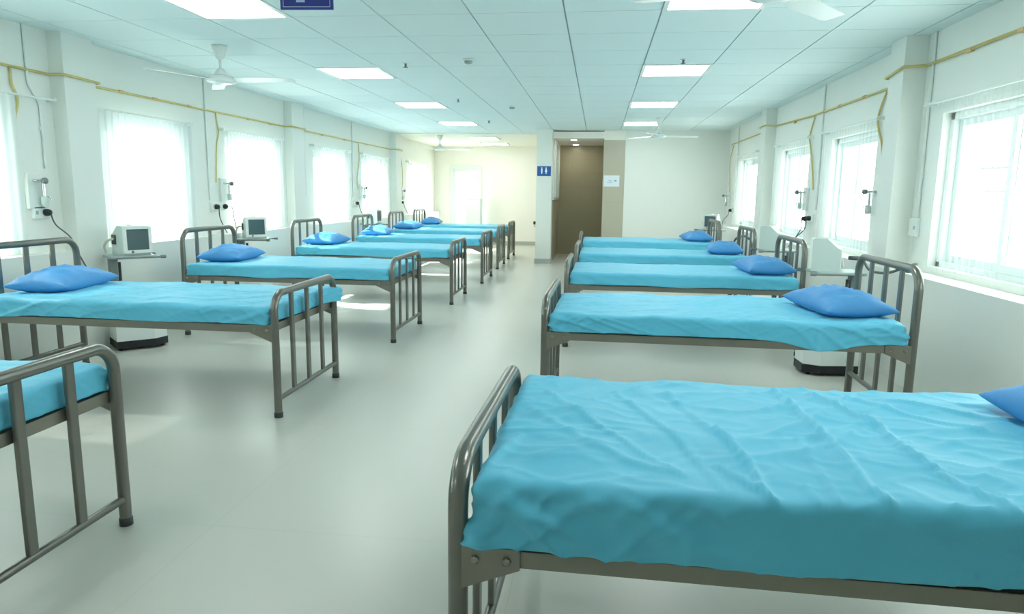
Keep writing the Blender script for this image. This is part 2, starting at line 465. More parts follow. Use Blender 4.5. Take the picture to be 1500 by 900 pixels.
# curtains: sheer on rods
def curtain(side, y0, y1, mname, label, rod_label, zr=2.09, zb=.9, amp=.012, seed=0, ext=0):
    s = -1 if side == 'left' else 1
    x = (XL if s < 0 else XR) - s * .075
    t = thing('curtain_rod', rod_label, 'curtain rod', (x, (y0 + y1) / 2, zr), 0, 'curtain rods over the windows')
    hw = (y1 - y0) / 2
    MB().tube([(0, -hw - .05, 0), (0, hw + .05 + ext, 0)], .009, 8).build('rod', M['white'], t)
    for yy in (-hw - .03, hw + .03 + ext): MB().box(min(0, s * .075), max(0, s * .075), yy - .012, yy + .012, -.012, .022).build('bracket', M['white'], t)
    rnd = random.Random(seed)
    N = int((y1 - y0) / .012); K = 10
    ph = rnd.uniform(0, 6)
    mb = MB(); vs = []; fs = []
    for k in range(K + 1):
        z = -(zr - zb) * k / K + .0 
        for i in range(N + 1):
            yy = -hw + 2 * hw * i / N
            a = amp * (1 + .5 * sin(yy * 5 + ph)) * sin(2 * pi * yy / .085 + 1.3 * sin(yy * 3 + ph) + .25 * k * .3)
            top = .012 * (sin(2 * pi * yy / .085) - 1) if k == 0 else 0
            zz = z + top + (.01 * sin(yy * 9 + ph) if k == K else 0)
            vs.append((a, yy, zz - .004))
    for k in range(K):
        for i in range(N):
            fs.append((k * (N + 1) + i, k * (N + 1) + i + 1, (k + 1) * (N + 1) + i + 1, (k + 1) * (N + 1) + i))
    mb.add(vs, fs, True)
    o = mb.build('sheer_curtain', M[mname], None, (x, (y0 + y1) / 2, zr))
    tag(o, label, 'curtain', 'sheer white curtains over the windows')
cn = {0: 'beside the camera on the left wall', 1: 'at the left edge of the photo', 2: 'behind the first monitor on the left', 3: 'behind the second monitor on the left', 4: 'beyond the second left pilaster', 5: 'before the third left pilaster', 6: 'by the far left corner'}
for i, (a, b) in enumerate(LWIN):
    if i in cn: curtain('left', a - .1, b + .1, 'sheer_dense' if i < 3 else ('sheer' if i < 4 else 'sheer_soft'), 'sheer white curtain over the window ' + cn[i], 'white curtain rod over the window ' + cn[i], seed=i, ext=.38 if i == 1 else 0)
cn = {1: 'at the right edge of the photo', 2: 'just beyond the near right pilaster', 3: 'before the far right pilaster', 4: 'at the far end of the right wall'}
for i, (a, b) in enumerate(RWIN):
    if i in cn: curtain('right', a - (.1), b + .1, 'sheer_thin', 'thin sheer curtain over the window ' + cn[i], 'white curtain rod over the window ' + cn[i], seed=20 + i)

# far door
d = sempty('door_1', ((DX0 + DX1) / 2, YB, 0), 'bright glazed door in the cream far wall')
hw = (DX1 - DX0) / 2
MB().box(-hw - .05, -hw + .03, -.03, .12, 0, DZ + .03).box(hw - .03, hw + .05, -.03, .12, 0, DZ + .03).box(-hw + .03, hw - .03, -.03, .12, DZ - .03, DZ + .05).build('door_frame', M['white'], d)
MB().box(-hw + .03, -hw + .1, .03, .07, 0, DZ - .03).box(hw - .1, hw - .03, .03, .07, 0, DZ - .03).box(-hw + .1, hw - .1, .03, .07, DZ - .12, DZ - .03).box(-hw + .1, hw - .1, .03, .07, 0, .2).build('door_leaf', M['white'], d)
MB().box(-hw + .1, hw - .1, .045, .055, .2, DZ - .12).build('pane', M['glass'], d)
MB().tube([(hw - .065, .03, .95), (hw - .065, -.02, .95), (hw - .065, -.02, 1.1), (hw - .065, .03, 1.1)], .009, 8).build('door_handle', M['chrome'], d)

# water cooler-like pale cabinet beside the door
t = thing('cabinet', 'pale narrow cabinet standing before the bright far doorway', 'cabinet', (-3.3, 18.55, 0))
MB().bbox(-.2, .2, -.16, .16, .04, 1.25, .012).build('body', M['glazing'], t)
MB().box(-.19, .19, -.172, -.161, .08, 1.21).build('door', M['white'], t)
MB().box(-.18, .18, -.14, .14, 0, .04).build('plinth', M['grey'], t)

# ------------------------------------------------------------------ fans
def make_fan(name_label, loc, rz):
    t = thing('ceiling_fan', name_label, 'ceiling fan', loc, rz, 'white ceiling fans')
    MB().lathe([(.02, -.12), (.035, -.10), (.062, -.02), (.066, 0)], n=20).build('canopy', M['white'], t)
    MB().tube([(0, 0, -.1), (0, 0, -.235)], .012, 10).build('downrod', M['white'], t)
    MB().lathe([(.015, -.19), (.03, -.20), (.055, -.245), (.06, -.25)], n=20).build('lower_canopy', M['white'], t)
    MB().lathe([(.06, -.252), (.10, -.262), (.13, -.285), (.125, -.31), (.07, -.325), (.01, -.33)], n=28).build('motor', M['white_gloss'], t)
    for k in range(3):
        a = 2 * pi * k / 3
        mb = MB()
        prof = []
        NX = 14
        vs = []; fs = []
        for i in range(NX + 1):
            u = i / NX; x = .10 + .56 * u
            wd = (.03 + .035 * min(1, u * 4)) * (1 - .12 * u) if u < .96 else .052
            tw = -R_(13) * (1 - .4 * u)
            for (yy, th) in ((-wd, -.002), (wd, -.002), (wd, .002), (-wd, .002)):
                camb = -.006 * 0
                z = -.29 + yy * sin(tw) * 1.0 + th + camb
                vs.append((x * cos(a) - yy * cos(tw) * sin(a), x * sin(a) + yy * cos(tw) * cos(a), z))
        for i in range(NX):
            for q in range(4):
                fs.append((i * 4 + q, i * 4 + (q + 1) % 4, i * 4 + 4 + (q + 1) % 4, i * 4 + 4 + q))
        fs.append((3, 2, 1, 0)); fs.append((NX * 4, NX * 4 + 1, NX * 4 + 2, NX * 4 + 3))
        mb.add(vs, fs)
        mb.build('blade', M['white_gloss'], t)
    return t
fan = make_fan('white three blade ceiling fan above the second left bed', (-3.33, 6.0, ZC), R_(2))
for lab, loc, rz in (('white ceiling fan partly seen at the top right of the photo', (.80, 3.6, ZC), R_(50)),
                     ('small far ceiling fan near the far left corner', (-3.46, 15.2, ZC - .02), R_(20)),
                     ('small far ceiling fan before the plain white wall', (.95, 11.9, ZC), R_(12)),
                     ):
    f = copy_tree(fan); f.location = loc; f.rotation_euler = (0, 0, rz); f['label'] = lab

# sprinklers and detectors
def sprinkler(x, y, label):
    t = thing('sprinkler', label, 'sprinkler', (x, y, ZC), 0, 'ceiling sprinklers')
    MB().lathe([(.03, -.006), (.032, 0)], n=14).build('plate', M['white'], t)
    MB().lathe([(.01, -.035), (.012, -.006)], n=10).lathe([(.022, -.042), (.022, -.036)], n=12).build('nozzle', M['grey'], t)
for x, y, l in ((-1.91, 6.9, 'small sprinkler beside the second light panel of the left row'), (-1.91, 9.5, 'small sprinkler beside the third light panel of the left row'),
                (-1.93, 12.3, 'small sprinkler beside the farthest light panel of the left row'), (.74, 6.85, 'small sprinkler in front of the second light panel of the right row')):
    sprinkler(x, y, l)
for x, y, l in ((-1.26, 6.75, 'round white smoke detector on the near middle of the ceiling'), (-1.28, 10.3, 'small smoke detector on the far middle of the ceiling')):
    t = thing('smoke_detector', l, 'smoke detector', (x, y, ZC), 0, 'ceiling smoke detectors')
    MB().lathe([(.05, -.014), (.055, 0)], n=20).build('base', M['white'], t)
    MB().lathe([(.02, -.042), (.036, -.036), (.042, -.014)], n=20).build('dome', M['shelf'], t)

# ------------------------------------------------------------------ signs
t = thing('toilet_sign', 'small blue toilet sign with two white figures on the white column', 'sign', (-1.08, 13.95, 1.84))
MB().box(-.135, .135, -.012, 0, -.1, .09).build('sign_board', M['blue_sign'], t)
mb = MB()
for cx in (-.045, .04):
    mb.lathe([(.014, -.0135), (.014, -.012)], (cx, 0, .052), 12, False, 'Y')
mb.prism([(-.06, .034), (-.03, .034), (-.03, -.01), (-.036, -.06), (-.054, -.06), (-.06, -.01)], -.0135, -.012)
mb.prism([(.028, .034), (.052, .034), (.066, -.02), (.05, -.022), (.049, -.06), (.031, -.06), (.03, -.022), (.014, -.02)], -.0135, -.012)
mb.build('pictogram', M['sign_white'], t)
t = thing('hanging_sign', 'navy blue hanging sign with pale border at the top edge', 'sign', (-1.72, 4.1, 2.44), R_(4))
MB().box(-.155, .155, -.008, .008, 0, .14).build('sign_board', M['navy_sign'], t)
mb = MB()
for (a, b, c, d) in ((-.14, .14, .013, .017), (-.14, .14, .123, .127), (-.14, -.136, .013, .127), (.136, .14, .013, .127)):
    mb.box(a, b, -.0095, -.008, c, d)
mb.build('border', M['sign_line'], t)
MB().box(-.06, -.01, -.0095, -.008, .04, .055).box(-.055, -.045, -.0095, -.008, .055, .09).build('lettering', M['sign_line'], t)
for xx in (-.12, .12): MB().tube([(xx, 0, .14), (xx, 0, ZC - 2.44)], .002, 6).build('hanging_wire', M['grey'], t)
t = thing('paper_notice', 'white paper notice taped to the beige tiled strip', 'paper notice', (.25, YF + .02, 1.66))
MB().box(-.155, .155, -.003, 0, -.11, .11).build('sheet', M['paper'], t)
MB().box(-.06, .0, -.0036, -.003, .0, .012).box(.05, .1, -.0036, -.003, -.01, .02).box(-.09, .02, -.0036, -.003, -.035, -.028).build('print', M['ink'], t)

# ------------------------------------------------------------------ pipes
def smooth_path(pts, k=5):
    pts = [Vector(p) for p in pts]; out = []
    n = len(pts)
    for i in range(n - 1):
        p0 = pts[max(i - 1, 0)]; p1 = pts[i]; p2 = pts[i + 1]; p3 = pts[min(i + 2, n - 1)]
        for j in range(k):
            t = j / k
            out.append(.5 * ((2 * p1) + (-p0 + p2) * t + (2 * p0 - 5 * p1 + 4 * p2 - p3) * t * t + (-p0 + 3 * p1 - 3 * p2 + p3) * t ** 3))
    out.append(pts[-1]); return out
def wx(side, off=.02): return (XL + off) if side == 'L' else (XR - off)
def pipe_obj(name, label, cat, runs, r, m, group=None):
    t = thing(name, label, cat, tuple(runs[0][1][0]), 0, group)
    o0 = Vector(runs[0][1][0])
    for nm, pts, rr in runs:
        MB().tube([tuple(Vector(p) - o0) for p in pts], rr, 8).build(nm, m, t)
    return t, o0
rp = .011
Lx = XL + .016
main = [(Lx, YN + .2, 2.30), (Lx, 5.33, 2.30), (XL + .148, 5.34, 2.30), (XL + .148, 5.74, 2.29), (Lx, 5.75, 2.28), (Lx, 9.63, 2.29), (XL + .138, 9.64, 2.29), (XL + .138, 10.07, 2.29), (Lx, 10.08, 2.29), (Lx, 14.78, 2.29), (XL + .138, 14.79, 2.29), (XL + .138, 15.22, 2.29), (Lx, 15.23, 2.29), (Lx, 15.6, 2.29)]
t, o0 = pipe_obj('gas_pipe', 'yellow medical gas pipe running along the top of the left wall', 'pipe',
                 [('main_pipe', main, rp), ('drop_pipe', smooth_path([(XL + .016, 4.96, 2.29), (XL + .016, 4.96, 2.17), (XL + .016, 5.0, 2.08), (XL + .016, 4.99, 2.0), (XL + .016, 4.96, 1.92), (XL + .016, 4.95, 1.7), (XL + .016, 4.93, 1.46)], 4), .009), ('drop_pipe', smooth_path([(XL + .016, 7.83, 2.28), (XL + .016, 7.85, 2.17), (XL + .016, 7.87, 2.05), (XL + .016, 7.81, 1.89), (XL + .016, 7.76, 1.48)], 4), .007), ('drop_pipe', smooth_path([(XL + .016, 12.72, 2.27), (XL + .016, 12.74, 1.97), (XL + .016, 12.6, 1.63), (XL + .016, 12.66, 1.43)], 4), .008), ('drop_pipe', smooth_path([(XL + .016, 15.52, 2.23), (XL + .016, 15.62, 1.95), (XL + .016, 15.66, 1.64), (XL + .016, 15.54, 1.41)], 4), .008)], rp, M['yellow'])
mb = MB()
for y in (6.2, 6.7, 7.3, 8.6, 9.2, 11.0, 12.0, 13.2, 4.5, 3.9): mb.tube([tuple(Vector((Lx, y - .03, 2.29 if y < 5.5 else 2.285)) - o0), tuple(Vector((Lx, y + .03, 2.29 if y < 5.5 else 2.285)) - o0)], .0145, 8)
mb.build('pipe_tape', M['orange'], t)
Rx = XR - .016
mainR = [(Rx, YN + .2, 2.39), (Rx, 5.93, 2.41), (XR - .188, 5.94, 2.40), (XR - .188, 6.27, 2.37), (Rx, 6.28, 2.34), (Rx, 8.8, 2.345), (Rx, 10.58, 2.39), (XR - .168, 10.6, 2.40), (XR - .168, 10.94, 2.40), (Rx, 10.96, 2.37), (Rx, 13.9, 2.36)]
t, o0 = pipe_obj('gas_pipe', 'yellow medical gas pipe running along the top of the right wall', 'pipe',
                 [('main_pipe', mainR, .012), ('drop_pipe', smooth_path([(XR - .016, 6.67, 2.32), (XR - .016, 6.77, 2.21), (XR - .016, 6.82, 2.1), (XR - .016, 6.76, 1.97), (XR - .016, 6.67, 1.85), (XR - .016, 6.57, 1.52)], 4), .010), ('drop_pipe', smooth_path([(XR - .016, 8.74, 2.32), (XR - .016, 8.84, 2.2), (XR - .016, 8.89, 2.09), (XR - .016, 8.8, 1.95), (XR - .016, 8.69, 1.74), (XR - .016, 8.59, 1.48)], 4), .009), ('drop_pipe', smooth_path([(XR - .016, 13.71, 2.33), (XR - .016, 13.93, 2.16), (XR - .016, 14.02, 2.01), (XR - .016, 13.92, 1.72), (XR - .016, 13.82, 1.42)], 4), .008)], .012, M['yellow'])
mb = MB()
for y in (4.2, 4.7, 5.3, 7.2, 7.9, 8.4, 9.6): mb.tube([tuple(Vector((Rx, y - .03, 2.345 if y > 6 else 2.40)) - o0), tuple(Vector((Rx, y + .03, 2.345 if y > 6 else 2.40)) - o0)], .016, 8)
mb.build('pipe_tape', M['orange'], t)
# white electrical conduits
def conduit(side, y, z0, z1, label, bend=.0):
    s = -1 if side == 'L' else 1
    x = wx(side, .012)
    t = thing('cable_conduit', label, 'conduit', (x, y, z1), 0, 'white cable conduits on the walls')
    MB().tube([(0, 0, z0 - z1), (0, 0, 2.2 - z1), (0, -bend, 2.05 - z1), (0, -bend, 0)], .011, 8).build('conduit_pipe', M['white'], t)
    MB().box(min(0, s * .012), max(0, s * .012), -bend - .02, -bend + .02, .3, .33).build('conduit_clip', M['white'], t)
conduit('L', 5.12, ZC, 1.55, 'white cable conduit above the first gas outlet on the left', -.1)
conduit('L', 7.62, ZC, 1.28, 'white cable conduit between the first two left windows', 0)
conduit('L', 10.3, ZC, 1.3, 'white cable conduit beyond the second left pilaster', 0)
conduit('L', 12.4, ZC, 1.3, 'white cable conduit between the far left windows', 0)
conduit('R', 5.84, ZC, 1.25, 'white cable conduit beside the near right pilaster', .0)
conduit('R', 8.45, ZC, 1.25, 'white cable conduit between the middle right windows', 0)
conduit('R', 13.3, ZC, 1.3, 'white cable conduit near the far right corner', 0)

# socket boxes, plugs, gas outlets
def socket(side, y, z, label, plugs=1, cord_to=None, wide=.16, hgt=.1, dy=0):
    s = -1 if side == 'L' else 1
    xin = XL if s < 0 else XR
    t = thing('power_socket', label, 'power socket', (xin, y, z), 0, 'white power sockets on the walls')
    MB().bbox(min(0, -s * .03), max(0, -s * .03), -wide / 2, wide / 2, -hgt / 2, hgt / 2, .006).build('socket_box', M['white'], t)
    MB().box(*sorted((-s * .03, -s * .036)), -wide / 2 + .015, -wide / 2 + .035, -.015, .015).build('switch', M['shelf'], t)
    return t
def plug(side, y, z, label, path, r=.006):
    """black plug with its cord; path: cord points in world space"""
    s = -1 if side == 'L' else 1
    xin = (XL if s < 0 else XR) - s * .03
    o = Vector((xin, y, z))
    t = thing('plug', label, 'plug', o, 0, 'black plugs in the wall sockets')
    MB().lathe([(.028, 0), (.03, -s * .02), (.022, -s * .045), (.010, -s * .05)], n=14, axis='X').build('plug_body', M['black'], t)
    pts = [(-s * .045, 0, 0)] + [tuple(Vector(p) - o) for p in path]
    MB().tube(smooth_path(pts, 6), r, 7).build('cord', M['cable'], t)
socket('L', 5.12, 1.2, 'white socket box near the first left bed head')
plug('L', 5.15, 1.2, 'black plug with grey cord above the first left bed head', [(-4.38, 5.2, 1.1), (-4.33, 5.28, 1.0), (-4.3, 5.3, .9), (-4.28, 5.4, .7), (-4.22, 5.6, .35)])
socket('L', 7.78, 1.2, 'white socket box above the second left bed head', wide=.3)
plug('L', 7.69, 1.2, 'black plug at left of the pair above the second left bed head', [(-4.39, 7.72, 1.08), (-4.37, 7.76, .97), (-4.34, 7.78, .89)])
plug('L', 7.88, 1.2, 'black plug at right of the pair above the second left bed head', [(-4.37, 7.97, 1.19), (-4.36, 7.99, 1.05), (-4.33, 7.98, .92)])
socket('L', 12.5, 1.18, 'white socket box on the left wall between fourth and fifth beds')
plug('L', 12.5, 1.18, 'small black plug far along the left wall', [(-4.38, 12.6, 1.05), (-4.3, 12.6, .9)])
socket('L', 15.5, 1.16, 'white socket box farthest along the left wall')
plug('L', 15.5, 1.16, 'black plug farthest along the left wall', [(-4.38, 15.6, 1.05), (-4.3, 15.6, .9)])
socket('R', 5.87, 1.17, 'white switch box at the foot of the conduit by the near right pilaster', wide=.13, hgt=.14)
socket('R', 8.66, 1.15, 'white socket box above the third right bed head', wide=.26)
plug('R', 8.56, 1.15, 'nearer black plug above the third right bed head', [(2.43, 8.6, 1.03), (2.36, 8.66, .93), (2.3, 8.7, .85)])
plug('R', 8.74, 1.14, 'farther dark plug above the third right bed head', [(2.42, 8.73, 1.02), (2.35, 8.7, .9), (2.28, 8.7, .8)])
socket('R', 13.5, 1.13, 'white socket box near the far right corner')
plug('R', 13.5, 1.13, 'black plug near the far right corner', [(2.4, 13.4, 1.05), (2.3, 13.3, .95), (2.25, 13.1, .8)])

def outlet(side, y, z, label):
    s = -1 if side == 'L' else 1
    xin = XL if s < 0 else XR
    t = thing('gas_outlet', label, 'gas outlet', (xin, y, z), 0, 'chrome medical gas outlets on the walls')
    d = -s
    B = lambda a, b: tuple(sorted((d * a, d * b)))
    MB().bbox(*B(0, .03), -.06, .1, -.22, .06, .005).build('back_plate', M['white'], t)
    MB().tube([(d * .03, 0, 0), (d * .11, 0, 0)], .012, 10).tube([(d * .07, -.05, 0), (d * .07, .05, 0)], .008, 8).build('valve', M['chrome'], t)
    MB().lathe([(.02, d * .11), (.024, d * .12), (.024, d * .14), (.012, d * .15)], n=12, axis='X').build('valve_knob', M['grey'], t)
    MB().tube([(d * .07, .05, 0), (d * .07, .05, -.02)], .012, 8).tube([(d * .07, .05, -.02), (d * .07, .05, -.12)], .014, 10).build('flow_tube', M['chrome'], t)
    MB().lathe([(.018, -.2), (.026, -.19), (.026, -.13), (.02, -.12)], (d * .07, .05, 0), 14).build('humidifier_bottle', M['panel'], t)
    MB().tube([(d * .07, .06, -.12), (d * .1, .08, -.13), (d * .1, .08, -.15)], .006, 8).build('spout', M['chrome'], t)
outlet('L', 5.06, 1.45, 'chrome gas outlet with flow tube left of the near left pilaster')
outlet('L', 7.9, 1.47, 'chrome gas outlet between the first two bright left windows')
outlet('L', 12.8, 1.46, 'small gas outlet at the end of the third left pipe drop')
outlet('L', 15.4, 1.42, 'small gas outlet farthest along the left wall')
outlet('R', 6.66, 1.45, 'chrome gas outlet beside the near right pilaster')
outlet('R', 8.84, 1.45, 'chrome gas outlet between the middle right windows')
outlet('R', 13.85, 1.4, 'small gas outlet in the far right corner')
t = thing('phone_charger', 'small black plug sticking out beside the white column', 'plug', (-1.23, 14.1, .8))
MB().bbox(-.06, 0, -.02, .02, -.02, .04, .005).build('plug_body', M['black'], t)
MB().tube([(-.03, 0, -.02), (-.025, 0, -.08)], .006, 6).build('cord', M['black'], t)

# ------------------------------------------------------------------ beds
BL, BW, HF, HH = 2.11, 1.01, .80, 1.03
TR = .024
def board(name, x, H, zlow, parent):
    pts = []
    y = BW / 2 - TR; r = .11; zt = H - TR
    pts.append((x, -y, 0.012)); pts.append((x, -y, zt - r))
    for i in range(1, 9):
        a = pi / 2 * i / 8
        pts.append((x, -y + r - r * cos(a), zt - r + r * sin(a)))
    for i in range(0, 9):
        a = pi / 2 * i / 8
        pts.append((x, y - r + r * sin(a), zt - r + r * cos(a)))
    pts.append((x, y, 0.012))
    o = MB().tube(pts, TR, 14).build(name, M['steel'], parent)
    MB().tube([(x, -y, zlow), (x, y, zlow)], .017, 10).build('crossbar', M['steel'], o)
    for k in (-1, 0, 1):
        MB().bbox(x - .010, x + .010, k * .24 - .022, k * .24 + .022, zlow, zt, .006).build('rung', M['steel'], o)
    for yy in (-y, y): MB().lathe([(TR + .003, 0), (TR + .003, .03), (TR, .034)], (x, yy, 0), 14).build('foot_cap', M['dark'], o)
    return o
def make_bed():
    t = thing('hospital_bed', '', 'bed frame', (0, 0, 0), 0, 'grey steel tube beds in two rows')
    xf, xh = -BL / 2 + TR, BL / 2 - TR
    board('footboard', xf, HF, .115, t); board('headboard', xh, HH, .185, t)
    for s in (-1, 1):
        y = s * (BW / 2 - TR)
        mb = MB(); yo = s * (BW / 2 - .012)
        mb.box(xf + .02, xh - .02, min(yo, yo - s * .005), max(yo, yo - s * .005), .537, .583)
        mb.box(xf + .02, xh - .02, min(yo, yo - s * .04), max(yo, yo - s * .04), .578, .583)
        mb.build('side_rail', M['steel_flat'], t)
        for (xx, d) in ((xf, 1), (xh, -1)):
            # gusset plate welded to post, bolted to rail
            yb = s * (BW / 2 - .004)
            poly = [(xx + d * .012, .585), (xx + d * .15, .585), (xx + d * .15, .535), (xx + d * .012, .478)]
            b = MB().prism(poly, min(yb, yb - s * .007), max(yb, yb - s * .007)).build('corner_bracket', M['steel_flat'], t)
            for bx in (.045, .12):
                MB().lathe([(.010, s * (BW / 2 - .004)), (.010, s * (BW / 2 + .004)), (.006, s * (BW / 2 + .008))], (xx + d * bx, 0, .556), 8, False, 'Y').build('bolt', M['bolt'], b)
    for xx, d in ((xf, 1), (xh, -1)):
        MB().box(min(xx + d * .02, xx + d * .026), max(xx + d * .02, xx + d * .026), -BW / 2 + .03, BW / 2 - .03, .537, .583).build('end_rail', M['steel_flat'], t)
    mb = MB().box(xf + .03, xh - .03, -BW / 2 + .03, BW / 2 - .03, .572, .5775)
    for k in range(5):
        x = xf + .35 + k * (xh - xf - .7) / 4
        mb.box(x - .015, x + .015, -BW / 2 + .03, BW / 2 - .03, .55, .572)
    mb.build('bed_base', M['base_board'], t)
    return t

# ridge lines (metres, bed-local of the nearest right bed) give the long creases of its sheet
def seg_dist(px, py, ax, ay, bx, by):
    dx, dy = bx - ax, by - ay; L2 = dx * dx + dy * dy
    t = max(0, min(1, ((px - ax) * dx + (py - ay) * dy) / L2))
    return math.hypot(px - ax - t * dx, py - ay - t * dy), t
def crease(px, py, line, wdt):
    best = 9
    for (a, b) in zip(line[:-1], line[1:]):
        d, _ = seg_dist(px, py, a[0], a[1], b[0], b[1])
        if d < best: best = d
    return math.exp(-(best / wdt) ** 2)

def mattress_mesh(name, L, W, z0, z1, seed, creases=(), res=1.0, hem=(), amp=1.0, corner=None):
    """rounded slab with a fitted sheet: creases on top, gathers at the sides, a loose lower hem"""
    hx, hy, hz = L / 2, W / 2, (z1 - z0) / 2
    r = .028
    nx, ny, nz = int(90 * res), int(48 * res), max(5, int(9 * res))
    idx = {}; vs = []; fs = []
    def vid(i, j, k):
        key = (i, j, k)
        if key in idx: return idx[key]
        q = Vector((-hx + 2 * hx * i / nx, -hy + 2 * hy * j / ny, -hz + 2 * hz * k / nz))
        # crowd samples towards the edges
        c = Vector((max(-hx + r, min(hx - r, q.x)), max(-hy + r, min(hy - r, q.y)), max(-hz + r * .4, min(hz - r, q.z))))
        d = q - c
        nrm = d.normalized() if d.length > 1e-6 else Vector((0, 0, 1))
        p = c + Vector((nrm.x * r, nrm.y * r, nrm.z * (r if nrm.z > 0 else r * .4)))
        x, y, z = p
        nv = noise.noise
        s1 = seed * 7.31
        topw = max(0, nrm.z) if d.length > 1e-6 else 1
        if k == 0: topw = 0
        sidew = 1 - topw if k > 0 else 1
        dz = 0; dn = 0
        if topw > .01:
            dz += topw * amp * (.007 * nv(Vector((x * 2.2, y * 2.2, s1))) + .0045 * nv(Vector((x * 5 + y * 2.5, y * 7, s1 + 3))))
            # diagonal tension folds (ridged noise, stretched)
            u = x * cos(.55) + y * sin(.55) * .4; v_ = -x * sin(.55) + y * cos(.55)
            rg = 1 - abs(nv(Vector((u * 1.6, v_ * 8 + 1.5 * nv(Vector((x * 2, y * 2, 9.)) ), s1 + 5)))) * 2.4
            dz += topw * amp * .0045 * max(0, rg) ** 3
            rg2 = 1 - abs(nv(Vector((x * 9 - y * 3, y * 13 + x * 4, s1 + 11)))) * 2.6
            dz += topw * amp * .0022 * max(0, rg2) ** 3
            for (line, wd, h) in creases:
                dz += topw * h * crease(x, y, line, wd)
            # slightly domed
            dz += topw * .006 * (1 - (x / hx) ** 2) * (1 - (y / hy) ** 2)
        if sidew > .01:
            a = x if abs(y) > hy - r * 1.01 else y * 1.3 + 5
            h = (z + hz) / (2 * hz)
            edge = min(1, max(0, 1.25 - (hx - abs(x)) / .5))
            fold = nv(Vector((a * 7, h * .8 + a * 1.5, s1 + 20)))
            fold2 = max(0, 1 - abs(nv(Vector((a * 6 + h * 1.6, h * .7, s1 + 30)))) * 4.5) ** 1.3
            fold2 += .6 * max(0, 1 - abs(nv(Vector((a * 11 - h * 2.0, h * 1.1, s1 + 37)))) * 5) ** 1.3
            dn += sidew * amp * (.007 * fold + .009 * fold2 * (.45 + .9 * edge))
            if abs(y) <= hy - r * 1.01: dn *= .35
            low = max(0, 1 - h * 1.6)
            dn += (1 if abs(y) > hy - r * 1.01 else .2) * sidew * low * (.004 + .006 * nv(Vector((a * 3, 0, s1 + 40))))
            drop = .010 * nv(Vector((a * 2.1, 4, s1 + 50))) + .006
            for (hx0, hw_, hd, sgn) in hem:
                if sgn * y > 0 and abs(y) > hy - r * 1.5:
                    g = math.exp(-((x - hx0) / hw_) ** 2); drop += hd * g; dn += low * .012 * g
            z -= max(0, 1 - h * 1.8) * max(0, drop) * sidew
        hn = Vector((nrm.x, nrm.y, 0)) if d.length > 1e-6 else Vector((0, 0, 0))
        if hn.length > 1e-6: hn.normalize()
        if corner and k > 0:
            cx_, cy_, cd = corner
            g = math.exp(-(((x - cx_ * hx) / .12) ** 2 + ((y - cy_ * hy) / .12) ** 2))
            x += cx_ * cd * g; y += cy_ * cd * .5 * g
        idx[key] = len(vs)
        vs.append((x + hn.x * dn, y + hn.y * dn, z + dz + hz + z0))
        return idx[key]
    for i in range(nx):
        for j in range(ny):
            fs.append((vid(i, j, nz), vid(i + 1, j, nz), vid(i + 1, j + 1, nz), vid(i, j + 1, nz)))
    for i in (0, nx, ):
        for j in range(ny):
            for k in range(nz): fs.append((vid(i, j, k), vid(i, j + 1, k), vid(i, j + 1, k + 1), vid(i, j, k + 1)))
    for j in (0, ny):
        for i in range(nx):
            for k in range(nz): fs.append((vid(i, j, k), vid(i + 1, j, k), vid(i + 1, j, k + 1), vid(i, j, k + 1)))
    # flat underside
    ring = [vid(i, 0, 0) for i in range(nx)] + [vid(nx, j, 0) for j in range(ny)] + [vid(nx - i, ny, 0) for i in range(nx)] + [vid(0, ny - j, 0) for j in range(ny)]
    c = len(vs); vs.append((0, 0, z0 + .004))
    fs += [(ring[a], ring[(a + 1) % len(ring)], c) for a in range(len(ring))]
    mb = MB(); mb.add(vs, fs, True)
    return mb.build(name, M['sheet'])

def pillow_mesh(name, a, b, h, seed, res=26):
    vs = []; fs = []
    nv = noise.noise
    N = res; M_ = int(res * 1.4)
    def P(u, v, top):
        cu, cv = 1 - u * u, 1 - v * v
        x = a * u * (1 - .10 * (1 - v * v) * abs(u)); y = b * v * (1 - .08 * (1 - u * u) * abs(v))
        t = (max(0, cu) * max(0, cv)) ** .42
        wr = nv(Vector((x * 9, y * 9, seed * 3.7)))
        rg = max(0, 1 - abs(nv(Vector((x * 7 + y * 6, y * 11 - x * 3, seed * 5.1)))) * 3.4) ** 1.6
        if top: z = h * .68 * t * (1 + .16 * wr) + .016 * rg * t
        else: z = -h * .32 * min(1, t * 1.6)
        return (x, y, z + h * .32 + .0)
    for top in (1, 0):
        o = len(vs)
        for i in range(M_ + 1):
            for j in range(N + 1):
                u = -cos(pi * i / M_); v = -cos(pi * j / N)
                vs.append(P(u, v, top))
        for i in range(M_):
            for j in range(N):
                q = (o + i * (N + 1) + j, o + (i + 1) * (N + 1) + j, o + (i + 1) * (N + 1) + j + 1, o + i * (N + 1) + j + 1)
                fs.append(q)
    mb = MB(); mb.add(vs, fs, True)
    ob = mb.build(name, M['pillow'])
    bm = bmesh.new(); bm.from_mesh(ob.data); bmesh.ops.remove_doubles(bm, verts=bm.verts[:], dist=.0004)
    bmesh.ops.recalc_face_normals(bm, faces=bm.faces[:]); bm.to_mesh(ob.data); bm.free()
    return ob

